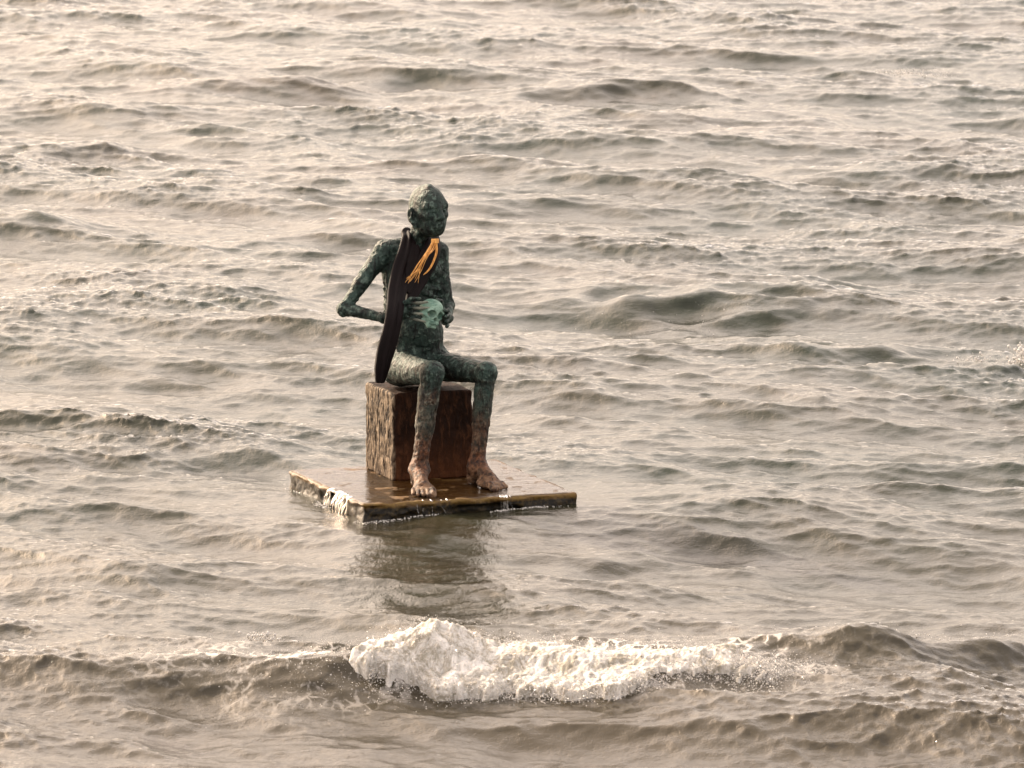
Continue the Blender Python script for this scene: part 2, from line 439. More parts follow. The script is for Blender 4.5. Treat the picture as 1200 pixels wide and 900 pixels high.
# local waves standing out in the view: x, y, half length, width, height, crest direction (deg)
PACK = [(1.26, 6.5, .48, .42, .13, -12), (1.75, 6.1, .35, .35, .08, -25), (.75, 6.9, .35, .35, .06, 12), (2.15, 4.3, .60, .45, .16, -30), (2.95, 3.9, .35, .4, .13, 20),
        (.95, 19.0, .7, .8, .15, -20), (1.9, 17.2, .8, .8, .12, -25), (-2.5, 10.1, 1.3, .7, .13, 4), (-.7, 9.7, .9, .6, .07, 0),
        (-.75, 20.0, .9, .9, .12, 10), (-1.7, 1.9, .45, .4, .08, -10), (-.9, .75, .55, .4, .09, -32), (-2.3, 14.6, .6, .7, .10, 0),
        (3.0, 13.2, .9, .7, .11, -25), (.6, 11.6, .5, .5, .05, 0), (2.15, -4.15, .80, .50, .25, -3), (-1.0, -4.5, .85, .40, .07, -8),
        (1.25, -2.3, .5, .35, .055, -15), (-1.1, -2.2, .8, .35, .04, 0), (.75, -1.75, .3, .25, .05, 20), (3.4, 20.6, .8, .9, .12, 15),
        (2.6, .6, .8, .5, .07, -25), (.0, -1.35, .50, .90, .055, -3), (-1.1, 6.9, .7, .6, .07, 8)]
def crest_y(x):      # crest line of the breaking wave
    return -4.66 + .10 * np.sin(2.4 * x + .6) + .05 * np.sin(6.1 * x)
def crest_h(x):
    return .080 * np.exp(-((x - .42) / .85) ** 4) * (1 + .18 * np.sin(5.3 * x + 1) + .10 * np.sin(13 * x)) + .02
def sea_height(X, Y, full=True):
    d0 = np.hypot(X * .8, Y + .1)
    calm = 1 - .70 * np.exp(-(d0 / 1.0) ** 4)
    lee = 1 - .58 * np.exp(-((X - .0) / .60) ** 2 - ((Y + 1.7) / 1.0) ** 2)
    far = 1 / (1 + (np.maximum(np.hypot(X, Y) - 45, 0) / 25) ** 2)
    a = samp(T1, X, Y); b = samp(T2, X + 3.1, Y + 1.7); c3 = samp(T3, X, Y); c4 = samp(T4, X, Y); patch = .55 + .80 * np.clip(.5 + 1.6 * fbm(np.stack([X * .55, Y * .3, X * 0], 1), 3), 0, 1.2); n4 = patch / (1 + (np.maximum(Y, 0) / 14) ** 2)
    e = calm * lee * far
    mod = .75 + .5 * np.clip(.5 + 5 * a[0], 0, 1.3)
    near = 1 / (1 + (np.maximum(np.hypot(X, Y) - 32, 0) / 8) ** 2)
    gust = near * np.clip(.95 + 6 * a[0] + 8 * b[0], .70, 1.6); h = e * (a[0] + b[0] * mod * near + (c3[0] + c4[0] * n4) * gust * patch)
    dx = e * (a[1] * 1.1 + b[1] * 1.4 * near + (c3[1] + c4[1] * n4) * gust * patch); dy = e * (a[2] * 1.1 + b[2] * 1.4 * near + (c3[2] + c4[2] * n4) * gust * patch)
    for (x, y, hl, wd, ht, an) in PACK:
        c, s = math.cos(R(an)), math.sin(R(an))
        u = (X - x) * c + (Y - y) * s; v = -(X - x) * s + (Y - y) * c
        m = (np.abs(u) < 3 * hl) & (np.abs(v) < 3.5 * wd)
        if not m.any(): continue
        u = u[m]; v = v[m] - .25 * wd * np.sin(3 * u / hl)
        env = np.exp(-(u / hl) ** 2)
        f = np.where(v < 0, np.exp(-(v / (wd * .36)) ** 2), np.exp(-(v / (wd * 1.0)) ** 2)) - .30 * np.exp(-((v + wd * .95) / (wd * .5)) ** 2)
        ht *= .42; h[m] += ht * env * f * (1 + .15 * np.sin(9 * u / hl))
        dy[m] -= ht * .12 * env * np.exp(-(v / (wd * .4)) ** 2)
    m = (np.abs(X - .3) < 2.2) & (np.abs(Y + 4.6) < 1.6)
    v = Y[m] - crest_y(X[m]); ch = crest_h(X[m])
    br = np.where(v < 0, np.exp(-(v / .17) ** 2), np.exp(-(v / .42) ** 2)) - .22 * np.exp(-((v + .42) / .25) ** 2)
    h[m] = h[m] * (1 - .4 * np.exp(-(v / .45) ** 2 - ((X[m] - .45) / 1.1) ** 4)) + ch * br
    dy[m] -= ch * .2 * np.exp(-(v / .2) ** 2)
    return h, dx, dy

def axis(lo, hi, step_fn, far):
    a = [lo]
    while a[-1] < hi: a.append(a[-1] + step_fn(a[-1]))
    up = []; s = step_fn(hi); p = a[-1]
    while p < far: s *= 1.16; p += s; up.append(p)
    dn = []; s = step_fn(lo); p = lo
    while p > -far: s *= 1.16; p -= s; dn.append(p)
    return np.array(dn[::-1] + a + up)
ay_ = axis(-8.5, 30.0, lambda v: max(.019, .020 + .0009 * (v + 4)), 4000.0)
st_ = 2 / 860
as_ = axis(-1.0, 1.0, lambda v: st_, 900.0)
A, Y = np.meshgrid(as_, ay_, indexing='ij'); sh = A.shape
X = .4 + A * np.interp(Y, [-8.5, 30.0], [2.7, 6.0]); X = X.ravel(); Y = Y.ravel()
h, dx, dy = sea_height(X, Y)
V = np.stack([X + dx, Y + dy, h], 1)
idx = np.arange(len(X)).reshape(sh)
F = np.stack([idx[:-1, :-1], idx[1:, :-1], idx[1:, 1:], idx[:-1, 1:]], -1).reshape(-1, 4)
me = mesh_np('sea', V, F)
fo = np.exp(-((Y - crest_y(X) - .22) / .42) ** 2) * np.exp(-((X - .45) / 1.0) ** 4) * 1.5
fo += .9 * np.exp(-((X + .45) / .5) ** 2 - ((Y + 4.2) / .5) ** 2)
ct = np.hypot(X - .1, (Y + .5))
at = me.attributes.new('foam', 'FLOAT', 'POINT'); at.data.foreach_set('value', fo.astype(np.float32))
sea = obj('sea', me, M['sea']); tag(sea, kind='structure')
print('sea tris', len(F) * 2)

# ------------------------------------------------------------------ slab and block
LOC = empty  # local frame of the plinth: origin under the seat, yaw 19.7 degrees
S = SDF((-.56, -.81, -.34), (.50, .31, .05), .006)
S.cube((-.033, -.251, -.15), (.475, .511, .15), rad=.008)
# chips and undercuts along the edges
S.ell((-.51, -.33, -.035), (.035, .055, .05), k=.012, sub=True)
S.ell((-.515, -.46, -.03), (.03, .05, .035), k=.012, sub=True)
S.ell((-.52, -.20, -.05), (.03, .05, .03), k=.012, sub=True)
S.ell((-.02, -.775, -.042), (.10, .055, .020), k=.008, sub=True)
S.ell((.14, -.775, -.052), (.08, .05, .022), k=.008, sub=True)
S.ell((-.30, -.78, -.055), (.09, .03, .018), k=.008, sub=True)
S.ell((.10, -.79, -.005), (.12, .03, .010), k=.008, sub=True)
S.roughen(lambda P: np.where(P[:, 2] < -.006, .022 * fbm(P * np.array([11, 11, 22.0]) + 2, 3), 0) + .007 * fbm(P * 16, 4, .6) + .006 * np.abs(fbm(P * 7 + 5, 3)) * (np.abs(P[:, 2]) > .01) + np.where(P[:, 2] > -.012, -.002, 0.0))
V, F = S.mesh()
slab = empty('stone_slab', ORG, YAW)
tag(slab, 'low square stone slab with brown and olive algae, awash in the sea under the statue', 'slab')
obj('slab_stone', mesh_np('slab', V, F), M['slab'], slab)
# film of sea water over the slab top
fx = np.linspace(-.503, .437, 150); fy = np.linspace(-.757, .255, 160)
FX, FY = np.meshgrid(fx, fy, indexing='ij'); fz = .0045 + .0016 * fbm(np.stack([FX.ravel() * 9, FY.ravel() * 16, FX.ravel() * 0], 1), 3).reshape(FX.shape)
ed = np.minimum.reduce([FX + .503, .437 - FX, FY + .757, .255 - FY]); fz = np.where(ed < .012, fz - (1 - ed / .012) ** 2 * .010, fz)
idx = np.arange(FX.size).reshape(FX.shape)
F = np.stack([idx[:-1, :-1], idx[1:, :-1], idx[1:, 1:], idx[:-1, 1:]], -1).reshape(-1, 4)
film = obj('water_film', mesh_np('film', np.stack([FX, FY, fz], -1).reshape(-1, 3), F), M['film'])
film.location = ORG; film.rotation_euler = (0, 0, YAW)
tag(film, 'thin film of sea water lying over the top of the stone slab', 'water', kind='stuff')

S = SDF((-.23, -.23, -.03), (.23, .23, .43), .004)
S.cube((0, 0, .19), (.181, .181, .19), rad=.010)
for c_, r_ in (((-.19, -.18, .385), .022), ((-.19, -.19, .20), .014), ((-.18, -.19, .30), .012), ((.19, -.19, .33), .020), ((-.19, .06, .39), .018), ((.02, -.19, .385), .014), ((-.20, -.05, .0), .02)):
    S.ell(c_, (r_, r_ * .8, r_ * 1.4), k=.012, sub=True)
def blk(P):
    Q = P * np.array([34, 34, 17.0])
    r = fbm(Q, 3, .55, True)
    side = np.where(P[:, 2] < .372, 1, .3)
    left = np.where(P[:, 0] < -.15, 1.0, .6)
    return (.007 * r * left - .003) * side + .006 * fbm(P * 13 + 3, 4, .6)
S.roughen(blk)
V, F = S.mesh()
block = obj('stone_block', mesh_np('block', V, F), M['block'])
block.location = ORG; block.rotation_euler = (0, 0, YAW)
tag(block, 'rough brown block with a cracked bark-like side, the seat under the bronze figure', 'block')

# ------------------------------------------------------------------ statue body: one continuous surface
B = SDF((-.43, -.74, -.01), (.24, .16, 1.32), .0038)
# pelvis, belly, chest
B.ell((-.022, .0, .478), (.145, .105, .092), k=.0)
B.ell((-.020, -.020, .590), (.120, .088, .120), k=.05)
B.ell((-.020, -.055, .640), (.098, .078, .095), k=.04)
B.ell((-.036, .0, .74), (.122, .078, .14), k=.05)
B.ell((-.035, .0, .88), (.130, .076, .14), k=.04)
B.cap((-.150, .0, .990), (.090, .0, .975), .040, .036, k=.04)
B.cap((-.02, .02, 1.0), (-.13, .01, 1.005), .036, .030, k=.035)
B.cap((-.02, .02, 1.0), (.08, .01, .985), .036, .030, k=.035)
B.ell((-.095, -.062, .90), (.048, .028, .05), k=.03); B.ell((.03, -.064, .90), (.048, .028, .05), k=.03)
B.cap((-.02, -.055, .985), (-.14, -.03, 1.008), .011, .012, k=.012)      # collar bones
B.cap((-.01, -.055, .985), (.085, -.03, .99), .011, .012, k=.012)
B.cap((-.022, -.080, .965), (-.022, -.083, .84), .010, .008, k=.012)      # breastbone
for i in range(6):                                                          # ribs
    z = .90 - i * .034
    for sx in (-1, 1):
        B.cap((-.030 + sx * .030, -.074, z + .004), (-.030 + sx * .098, -.050, z - .018), .0065, .0065, k=.010)
        B.cap((-.030 + sx * .098, -.050, z - .018), (-.030 + sx * .126, .0, z - .012), .0065, .005, k=.010)
B.ell((-.005, -.137, .585), (.009, .014, .011), k=.006, sub=True)           # navel
B.cap((-.11, -.085, .535), (.07, -.085, .545), .006, .006, k=.012, sub=True)  # belly fold
B.cap((-.07, -.115, .565), (.05, -.118, .56), .004, .004, k=.008, sub=True)
# neck
B.cap((-.020, .0, .975), (-.004, -.045, 1.085), .050, .043, k=.03)
B.cap((-.045, -.035, .985), (-.028, -.075, 1.07), .012, .010, k=.012)
# head, turned towards the viewer's right
hy = R(14); HC = np.array([.013, -.085, 1.178]); fd = np.array([math.sin(hy), -math.cos(hy), 0]); sdv = np.array([math.cos(hy), math.sin(hy), 0]); up = np.array([0, 0, 1.0])
def HP(s, f, u): return HC + sdv * s + fd * f + up * u
B.ell(HP(0, -.012, .012), (.070, .090, .096), k=.025, yaw=hy)
B.ell(HP(0, .030, -.018), (.064, .066, .098), k=.035, yaw=hy)
B.ell(HP(0, .040, -.075), (.042, .042, .038), k=.035, yaw=hy)               # chin
B.cap(HP(-.058, -.01, -.055), HP(-.018, .055, -.092), .020, .016, k=.02); B.cap(HP(.058, -.01, -.055), HP(.018, .055, -.092), .020, .016, k=.02)
B.cap(HP(-.044, .064, .022), HP(.044, .064, .022), .010, .010, k=.025)      # brow
B.cap(HP(0, .088, .012), HP(0, .112, -.030), .009, .013, k=.012)            # nose
B.ell(HP(-.012, .098, -.034), (.009, .010, .008), k=.008); B.ell(HP(.012, .098, -.034), (.009, .010, .008), k=.008)
B.ell(HP(-.028, .089, .000), (.016, .010, .011), k=.014, sub=True, yaw=hy); B.ell(HP(.028, .089, .000), (.016, .010, .011), k=.010, sub=True, yaw=hy)
B.ell(HP(-.028, .079, -.001), (.012, .010, .009), k=.004); B.ell(HP(.028, .079, -.001), (.012, .010, .009), k=.004)
B.cap(HP(-.042, .070, -.022), HP(-.052, .045, -.018), .012, .012, k=.015); B.cap(HP(.042, .070, -.022), HP(.052, .045, -.018), .012, .012, k=.015)
B.cap(HP(-.022, .089, -.058), HP(.022, .089, -.058), .006, .006, k=.005); B.cap(HP(-.019, .088, -.070), HP(.019, .088, -.070), .007, .007, k=.005)
B.cap(HP(-.024, .098, -.064), HP(.024, .098, -.064), .0028, .0028, k=.002, sub=True)
for s_ in (-1, 1):                                                            # ears
    B.ell(HP(s_ * .082, -.012, -.022), (.012, .022, .034), k=.010, yaw=hy + s_ * .35)
    B.ell(HP(s_ * .092, -.006, -.016), (.008, .011, .018), k=.006, sub=True, yaw=hy)
    B.cap(HP(s_ * .080, .005, -.055), HP(s_ * .074, .010, -.075), .008, .007, k=.012)
B.cap(HP(-.006, .02, .098), HP(.008, -.004, .100), .008, .007, k=.022)       # ridge on the crown
# right leg (viewer's left)
kR = np.array([-.090, -.440, .500]); aR = np.array([-.150, -.440, .088])
B.cap((-.105, -.03, .468), kR + (0, .01, -.006), .074, .049, k=.045)
B.ell(kR + (0, -.008, .004), (.046, .043, .047), k=.02)
B.cap(kR, aR, .045, .032, k=.02)
B.cap(kR * .78 + aR * .22 + (0, .022, 0), kR * .45 + aR * .55 + (0, .012, 0), .038, .030, k=.03)
B.cap(kR + (0, -.040, -.04), aR + (0, -.026, .06), .012, .010, k=.02)
# left leg
kL = np.array([.168, -.395, .482]); aL = np.array([.122, -.405, .086])
B.cap((.060, -.0, .470), kL + (0, .01, -.004), .071, .045, k=.045)
B.ell(kL + (0, -.008, .004), (.043, .041, .045), k=.02)
B.cap(kL, aL, .041, .030, k=.02)
B.cap(kL * .78 + aL * .22 + (0, .020, 0), kL * .45 + aL * .55 + (0, .012, 0), .034, .027, k=.03)
B.cap(kL + (0, -.036, -.04), aL + (0, -.024, .06), .011, .009, k=.02)
def foot(an, tip, side):
    an = np.array(an); tip = np.array(tip); d = tip - an; d[2] = 0; L = np.linalg.norm(d); d /= L; n = np.array([-d[1], d[0], 0])
    P = lambda f, s, z: np.array([an[0], an[1], 0]) + d * f + n * s + np.array([0, 0, z])
    B.cap(an, P(-.025, 0, .035), .036, .034, k=.02)
    B.cap(an, P(L * .62, 0, .034), .036, .026, k=.03)
    B.ell(P(L * .55, .008 * side, .024), (.047, .075, .024), k=.02, yaw=math.atan2(d[1], d[0]) + math.pi / 2)
    B.cap(an + (0, 0, -.005) + n * .030, an + (0, 0, -.005) + n * .034, .014, .012, k=.012)
    B.cap(an + (0, 0, -.005) - n * .030, an + (0, 0, -.005) - n * .034, .014, .012, k=.012)
    for i in range(5):
        s = side * (.038 - i * .0195); r = .0155 if i == 0 else .0115 - i * .0005
        l = L - (.0, .004, .012, .022, .036)[i]
        B.cap(P(L * .62, s * .85, .026), P(l - .03, s, .022 + .004), r * .9, r, k=.010)
        B.cap(P(l - .03, s, .026), P(l, s * 1.04, .013), r, r * .95, k=.005)
foot(aR, (-.208, -.672, 0), 1)
foot(aL, (.162, -.610, 0), -1)
# right arm (viewer's left)
eR = np.array([-.340, -.020, .742]); wR = np.array([-.215, -.160, .712]); pR = np.array([-.150, -.200, .742])
B.cap((-.160, .0, .990), eR, .037, .028, k=.03)
B.cap((-.175, -.005, .955), (-.27, -.010, .85), .027, .023, k=.03)
B.ell(eR + (-.006, .004, -.004), (.030, .030, .033), k=.02)
B.cap(eR, wR, .030, .021, k=.015)
B.cap(wR, pR, .024, .022, k=.015)
B.ell((-.135, -.198, .743), (.040, .014, .038), k=.015)
for (z0, z1, a0, a1, r) in ((.778, .792, -.112, -.066, .0066), (.758, .766, -.108, -.056, .0070), (.736, .738, -.108, -.058, .0070), (.716, .706, -.112, -.074, .0064)):
    m = ((a0 + a1) / 2 - .006, -.272, (z0 + z1) / 2 + .001)
    B.cap((a0 - .012, -.205, z0), m, r * 1.05, r, k=.003); B.cap(m, (a1, -.300, z1), r, r * .82, k=.003)
B.cap((-.14, -.20, .775), (-.112, -.225, .800), .012, .009, k=.008); B.cap((-.112, -.225, .800), (-.080, -.245, .802), .010, .008, k=.004)
# left arm
eL = np.array([.116, -.035, .738]); wL = np.array([.070, -.180, .700]); pL = np.array([.038, -.225, .716])
B.cap((.094, .0, .975), eL, .035, .027, k=.03)
B.ell(eL + (.004, .006, -.002), (.027, .028, .030), k=.02)
B.cap(eL, wL, .027, .020, k=.015)
B.cap(wL, pL, .023, .021, k=.015)
B.ell((.036, -.228, .712), (.016, .030, .036), k=.012, yaw=R(-20))
for (z0, z1, r, e) in ((.742, .752, .0090, -.002), (.722, .726, .0094, .002), (.702, .702, .0090, .003), (.684, .680, .0082, .006)):
    m = (.037, -.272, (z0 + z1) / 2)
    B.cap((.038, -.240, z0), m, r * 1.08, r, k=.006); B.cap(m, (.016 + e, -.302, z1), r, r * .85, k=.003)
B.cap((.034, -.22, .745), (.018, -.240, .785), .011, .009, k=.008); B.cap((.018, -.240, .785), (-.006, -.262, .796), .0095, .008, k=.004)
def body_rough(P):
    z = P[:, 2]
    rough = np.where(z > 1.05, .30, 1.0)
    small = 1 - .75 * np.exp(-((P[:, 0] + .05) / .13) ** 4 - ((P[:, 1] + .25) / .06) ** 4 - ((z - .74) / .07) ** 4)
    small = small * np.where(z < .04, .4, 1)
    a = .0026 * fbm(P * 22, 4, .6) + .0030 * fbm(P * 85 + 9, 2)
    cr = fbm(P * np.array([34, 34, 15.0]) + 4, 2, .5, True)
    return (a + .0055 * np.maximum(cr - .45, 0)) * rough * small
B.roughen(body_rough, .02)
V, F = B.mesh()
V = squeeze(V); print('body verts', len(V))
statue = empty('bronze_statue', ORG, YAW)
tag(statue, 'thin green patinated bronze figure sitting on the rough block, holding a skull at its belly', 'statue')
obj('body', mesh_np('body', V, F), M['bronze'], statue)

# skull held between both hands
K = SDF((-.12, -.36, .63), (.05, -.16, .83), .0020)
ky = R(12); KC = np.array([-.034, -.262, .742]); kf = np.array([math.sin(ky), -math.cos(ky), 0]); ks = np.array([math.cos(ky), math.sin(ky), -.30]); ku = np.array([.30, 0, .95])
def KP(s, f, u): return KC + ks * s + kf * f + ku * u
K.ell(KP(0, -.006, .012), (.050, .058, .046), k=0, yaw=ky)
K.ell(KP(0, .026, -.018), (.036, .026, .034), k=.015, yaw=ky)
K.cap(KP(-.034, .036, .004), KP(.034, .036, .004), .008, .008, k=.010)
K.cap(KP(-.036, .028, -.018), KP(-.044, .0, -.014), .007, .006, k=.008); K.cap(KP(.036, .028, -.018), KP(.044, .0, -.014), .007, .006, k=.008)
K.ell(KP(0, .034, -.044), (.024, .017, .012), k=.010, yaw=ky)
K.cap(KP(-.030, .006, -.040), KP(-.014, .034, -.062), .008, .007, k=.008); K.cap(KP(.030, .006, -.040), KP(.014, .034, -.062), .008, .007, k=.008)
K.cap(KP(-.014, .036, -.062), KP(.014, .036, -.062), .008, .008, k=.008)
for s_ in (-1, 1): K.ell(KP(s_ * .0195, .050, -.008), (  .0175, .032, .0170), k=.002, sub=True, yaw=ky)
K.ell(KP(0, .054, -.030), (.0075, .020, .010), k=.003, sub=True, yaw=ky)
K.cap(KP(-.022, .052, -.053), KP(.022, .052, -.053), .003, .003, k=.002, sub=True)
for i in range(6): K.cap(KP(-.0175 + i * .007, .0505, -.040), KP(-.0175 + i * .007, .0505, -.050), .0031, .0028, k=.001)
K.roughen(lambda P: .0022 * fbm(P * 50, 3, .6), .012)
V, F = K.mesh(); V = squeeze(V)
sk = obj('skull', mesh_np('skull', V, F), M['skull'], statue)
sk['label'] = 'pale green skull held between the hands'

# ------------------------------------------------------------------ scarf
def band(path, wid, thick, folds, seed, n=90, seg=40):
    P = smooth_path(path, n); t = np.linspace(0, 1, n)
    W = np.interp(t, np.linspace(0, 1, len(wid)), wid); Tk = np.interp(t, np.linspace(0, 1, len(thick)), thick)
    g = np.random.default_rng(seed); ph = g.random(4) * 6
    def prof(a, q):
        c = np.cos(a)
        return 1 + .22 * np.sin(folds * c * 2.2 + ph[0] + 2.0 * q) + .10 * np.sin(folds * 2 * c + ph[1] - 3 * q) + .03 * np.sin(30 * q + 3 * c)
    V, F = sweep(P, np.stack([W, Tk], 1), seg, prof=prof); return squeeze(V), F
scarf = empty('scarf', ORG, YAW)
tag(scarf, 'long dark plum scarf hanging from the neck of the bronze figure to its hip', 'scarf')
V, F = band([(.030, .045, 1.020), (-.020, .048, 1.045), (-.052, .015, 1.060), (-.062, -.045, 1.045), (-.086, -.090, .985), (-.124, -.118, .900), (-.162, -.175, .815), (-.192, -.238, .740),
             (-.212, -.250, .660), (-.232, -.245, .580), (-.246, -.235, .505), (-.252, -.225, .435)],
            [.022, .022, .022, .024, .030, .035, .036, .034, .034, .035, .036, .032, .018], [.016, .016, .016, .018, .018, .018, .018, .018, .018, .018, .018, .012], 3.0, 3)
o1 = obj('long_end', from_list('long_end', V, F), M['scarf'], scarf)
V, F = band([(-.030, .062, 1.050), (.040, .045, 1.050), (.060, -.010, 1.045), (.045, -.072, 1.010), (.012, -.105, .950), (-.022, -.112, .885), (-.062, -.132, .820), (-.100, -.160, .765)],
            [.022, .024, .026, .034, .045, .049, .044, .032, .016], [.014, .014, .014, .014, .013, .012, .012, .010], 2.6, 8)
o2 = obj('short_end', from_list('short_end', V, F), M['scarf'], scarf)
V, F = band([(-.045, -.075, 1.020), (-.060, -.105, .960), (-.080, -.125, .890), (-.110, -.150, .820)], [.016, .034, .036, .022], [.010, .012, .012, .008], 2.0, 5, n=40)
obj('chest_fold', from_list('chest_fold', V, F), M['scarf'], scarf)

# ------------------------------------------------------------------ orange cord tassel
tas = empty('cord_tassel', ORG, YAW)
tag(tas, 'frayed orange cord hanging under the chin of the bronze figure', 'cord')
VV = []; FF = []; off = 0
def strand(pts, r0, r1, store):
    P = smooth_path(pts, 16)
    V, F = sweep(P, np.linspace(r0, r1, 16), 6)
    o = sum(len(v) for v in store[0]); store[0].append(squeeze(V)); store[1].extend([tuple(i + o for i in f) for f in F])
st = ([], [])
for i in range(13):
    a = (i - 6) / 5; j = random.uniform(-.007, .007)
    strand([(.020 + a * .006, -.155, 1.050), (-.002 + a * .010 + j, -.172 - abs(a) * .002, 1.012), (-.040 + a * .009, -.180 + j, .968), (-.066 + a * .014, -.178, .922 + j), (-.094 + a * .020 + j * 2, -.182, .884 + random.uniform(-.024, .026))], .0017, .0009, st)
obj('frayed_strands', from_list('strands', np.concatenate(st[0]), st[1]), M['cord'], tas)
st = ([], [])
for i in range(3):
    a = (i - 1.0) * .0035
    strand([(.024 + a, -.155, 1.050), (.020 + a, -.178, 1.00), (.006 + a, -.184, .962), (-.012 + a, -.186, .928), (-.036 + a * 1.6, -.184, .898 + i * .003)], .0020, .0012, st)
obj('loose_strand', from_list('loose', np.concatenate(st[0]), st[1]), M['cord'], tas)
st = ([], [])
for q in range(3):
    strand([(.008, -.150, 1.048 - q * .006), (.022, -.168, 1.050 - q * .006), (.036, -.150, 1.048 - q * .006)], .005, .005, st)
obj('knot', from_list('knot', np.concatenate(st[0]), st[1]), M['cord'], tas)

# ------------------------------------------------------------------ icosphere droplets
bm = bmesh.new(); bmesh.ops.create_icosphere(bm, subdivisions=1, radius=1.0)
IV = np.array([v.co for v in bm.verts]); IF = np.array([[v.index for v in f.verts] for f in bm.faces]); bm.free()
def blobs(C, r, stretch=None):
    n = len(C); s = np.ones((n, 3)) if stretch is None else stretch
    V = (C[:, None, :] + IV[None] * (r[:, None, None] * s[:, None, :])).reshape(-1, 3)
    F = (IF[None] + (np.arange(n) * len(IV))[:, None, None]).reshape(-1, 3)
    return V, F

OV = np.array([(1, 0, 0), (-1, 0, 0), (0, 1, 0), (0, -1, 0), (0, 0, 1), (0, 0, -1)], float)
OF = np.array([(0, 2, 4), (2, 1, 4), (1, 3, 4), (3, 0, 4), (2, 0, 5), (1, 2, 5), (3, 1, 5), (0, 3, 5)])
def specks(C, r):
    V = (C[:, None, :] + OV[None] * r[:, None, None] * (.6 + .9 * rng.random((len(C), 1, 3)))).reshape(-1, 3)
    F = (OF[None] + (np.arange(len(C)) * 6)[:, None, None]).reshape(-1, 3)
    return V, F

# ------------------------------------------------------------------ breaking wave foam
def front(x):
    sg = lambda c, w: 1 / (1 + np.exp(-(x - c) / w))
    return .16 + .20 * sg(.10, .05) - .22 * sg(.86, .04) + .025 * np.sin(9 * x)
hs = .0048
W = SDF((-.55, -5.30, -.03), (1.42, -4.15, .36), hs)
gx = W.lo[0] + hs * np.arange(W.n[0]); gy = W.lo[1] + hs * np.arange(W.n[1]); gz = W.lo[2] + hs * np.arange(W.n[2])
GX, GY = np.meshgrid(gx, gy, indexing='ij')
hh, _, _ = sea_height(GX.ravel(), GY.ravel()); hh = hh.reshape(GX.shape)
v = GY - crest_y(GX)
sm = lambda q: np.clip(q, 0, 1) ** 2 * (3 - 2 * np.clip(q, 0, 1))
n2 = fbm(np.stack([GX.ravel() * 7, GY.ravel() * 7, GX.ravel() * 0], 1), 4, .6).reshape(GX.shape)
endm = sm(1 - np.abs((GX - .52) / .86) ** 2.6)
nf = fbm(np.stack([GX.ravel() * 13, GY.ravel() * 9, GX.ravel() * 0 + 4], 1), 3, .6, True).reshape(GX.shape)
fr = front(GX) + .07 * n2 + .05 * (nf - .3)         # how far the foam front reaches ahead of the crest
mound = crest_h(GX) * np.clip((v + fr) / (fr * .9), 0, 1) ** .6 * .9
plume = (.040 + .05 * (nf - .3)) * np.exp(-((GX - .15) / .13) ** 2 - ((v - .06) / .15) ** 2)
cover = np.minimum.reduce([endm * 1.5, sm((v + fr) / .05) * 1.2, sm((.36 + .15 * n2 - v) / .25) * 1.2]) + .55 * n2 + .20 * (nf - .3)
cover = cover + (1.3 * nf - .55 + .8 * n2) * (1 - endm)
out = np.maximum.reduce([(-.16 - GX) / .10, (GX - 1.30) / .10, (-fr - .03 - v) / .04, (v - .45) / .08])
cover = cover - 2.5 * np.clip(out, 0, 1)
mound = mound * np.clip((GX + .36) / .42, 0, 1)
top = np.where(v < 0, np.maximum(hh, mound), hh) + plume + .022 * sm(endm * 1.6) - .075 * sm(1.05 - cover)
d = (gz[None, None, :] - top[:, :, None]) * .75
d = np.maximum(d, ((hh - .05)[:, :, None] - gz[None, None, :]) * .7)
W.g = d.astype(np.float32)
def fr_noise(P):
    a = fbm(P * np.array([11, 8, 9.0]), 5, .72)
    b = fbm(P * np.array([46, 22, 22.0]) + 5 + a[:, None] * .8, 3, .65, True)
    return .017 * a - .0065 * b
W.roughen(fr_noise, .045)
V, F = W.mesh()
foam = obj('breaker_foam', mesh_np('foam', V, F), M['foam'])
tag(foam, 'white churning foam of the small breaking wave in front of the statue', 'foam', kind='stuff')
print('foam faces', len(F))
# spray and froth: thousands of drops around the crest
def spray(n, cx, cy, sx, sy, zlo, zhi, r0, r1):
    x = cx + rng.normal(0, sx, n); y = cy + rng.normal(0, sy, n)
    hgt, _, _ = sea_height(x, y)
    z = hgt + zlo + rng.random(n) ** 2 * (zhi - zlo)
    return np.stack([x, y, z], 1), r0 + (r1 - r0) * rng.random(n) ** 3
parts = []
n = 13000
x = rng.uniform(-.12, 1.36, n); em = np.clip(1 - np.abs((x - .52) / .86) ** 4, .05, 1); yy = crest_y(x) + rng.normal(-.02, .14, n); hgt, _, _ = sea_height(x, yy)
parts.append((np.stack([x, yy, hgt + rng.random(n) ** 3 * .065 * em], 1), .0007 + .0024 * rng.random(n) ** 3))
n = 9000
x = rng.uniform(-.10, 1.34, n); yy = crest_y(x) - front(x) + rng.normal(.02, .045, n); hgt, _, _ = sea_height(x, yy)
parts.append((np.stack([x, yy, np.maximum(hgt, 0) + rng.random(n) ** 1.6 * .06], 1), .0008 + .0024 * rng.random(n) ** 3))
parts.append(spray(2600, .14, -4.62, .10, .08, .0, .10, .0007, .0028))
parts.append(spray(900, -.12, -4.72, .13, .13, .0, .025, .0007, .0028))
parts.append(spray(1200, -.40, -4.3, .25, .3, .0, .012, .0008, .0022))
parts.append(spray(2500, 1.30, -4.72, .10, .09, .0, .04, .0009, .0030))
C = np.concatenate([p[0] for p in parts]); r = np.concatenate([p[1] for p in parts])
V, F = specks(C, r)
dr = obj('spray', mesh_np('spray', V, F, False), M['drops']); tag(dr, 'fine white spray and froth thrown up by the breaking wave', 'spray', kind='stuff')

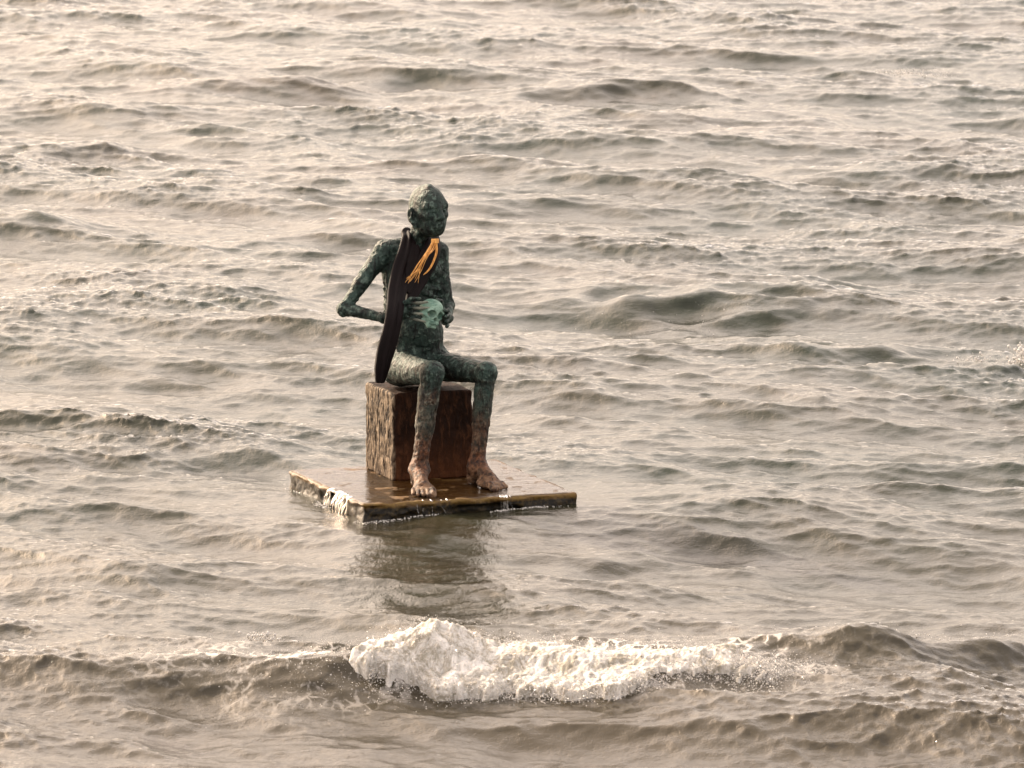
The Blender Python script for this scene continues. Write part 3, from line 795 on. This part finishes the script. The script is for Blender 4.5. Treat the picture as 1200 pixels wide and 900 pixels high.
# small whitecaps elsewhere
parts = []
for (cx, cy, sx, sy, n, zh, r1) in ((2.93, 4.02, .03, .10, 200, .07, .010), (2.70, 4.05, .05, .05, 60, .04, .007), (-.53, -3.60, .035, .05, 140, .03, .007), (3.38, 20.9, .16, .2, 300, .02, .007),
                                    (1.3, 6.2, .35, .3, 40, .01, .0035), (2.1, -3.85, .35, .2, 160, .015, .0035),
                                    (-1.0, -4.4, .4, .2, 120, .012, .0030)):
    parts.append(spray(n, cx, cy, sx, sy, .0, zh, r1 * .3, r1))
C = np.concatenate([p[0] for p in parts]); r = np.concatenate([p[1] for p in parts])
V, F = blobs(C, r, .7 + .8 * rng.random((len(C), 3)))
wc = obj('whitecap_froth', mesh_np('caps', V, F), M['drops']); tag(wc, 'specks of white froth on the crests of the small waves', 'froth', kind='stuff')

cf = []
for k_ in range(1500):
    q = random.random(); t_ = random.random()
    lx, ly = ((-.52 - abs(random.gauss(0, .018)), -.77 + t_ * 1.0) if q < .42 else (-.52 + t_ * .98, -.775 - abs(random.gauss(0, .022))))
    if vnoise(np.array([[lx * 9, ly * 9, 3.3]]))[0] < random.uniform(-.1, .5): continue
    cf.append((lx * math.cos(YAW) - ly * math.sin(YAW), lx * math.sin(YAW) + ly * math.cos(YAW)))
cf = np.array(cf); hgt, _, _ = sea_height(cf[:, 0].copy(), cf[:, 1].copy())
V, F = specks(np.concatenate([cf, hgt[:, None] + .002], 1), .0010 + .0030 * rng.random(len(cf)) ** 3)
o_ = obj('contact_froth', mesh_np('contact', V, F, False), M['drops']); tag(o_, 'broken line of froth where the water laps the stone slab', 'froth', kind='stuff')

# ------------------------------------------------------------------ water running off the slab
st = ([], [])
def run(a, ly, n, wx, wy, outx, outy):
    for i in range(n):
        u = random.gauss(0, .5); x = a + u * wx; y = ly + u * wy; o = random.uniform(.45, 1.25); e = -.03 - .075 * random.random() ** .6
        j = lambda q: random.gauss(0, q)
        strand([(x - outx * .6, y - outy * .6, .002), (x + outx * .1, y + outy * .1, .000), (x + outx * .45 * o + j(.003), y + outy * .45 * o + j(.003), e * .3), (x + outx * .7 * o + j(.004), y + outy * .7 * o + j(.004), e * .65), (x + outx * .85 * o + j(.005), y + outy * .85 * o + j(.005), e)],
               random.uniform(.0012, .0045), random.uniform(.0006, .002), st)
run(-.498, -.47, 22, .004, .11, -.034, 0)
run(-.498, -.30, 5, .004, .05, -.035, 0)
run(.125, -.750, 12, .022, .0, 0, -.028)
run(-.20, -.750, 6, .15, .0, 0, -.022)
tr = obj('trickling_water', from_list('trickle', np.concatenate(st[0]), st[1]), M['clear'])
tr.location = ORG; tr.rotation_euler = (0, 0, YAW)
tag(tr, 'thin strands of water running off the edges of the stone slab', 'water', kind='stuff')
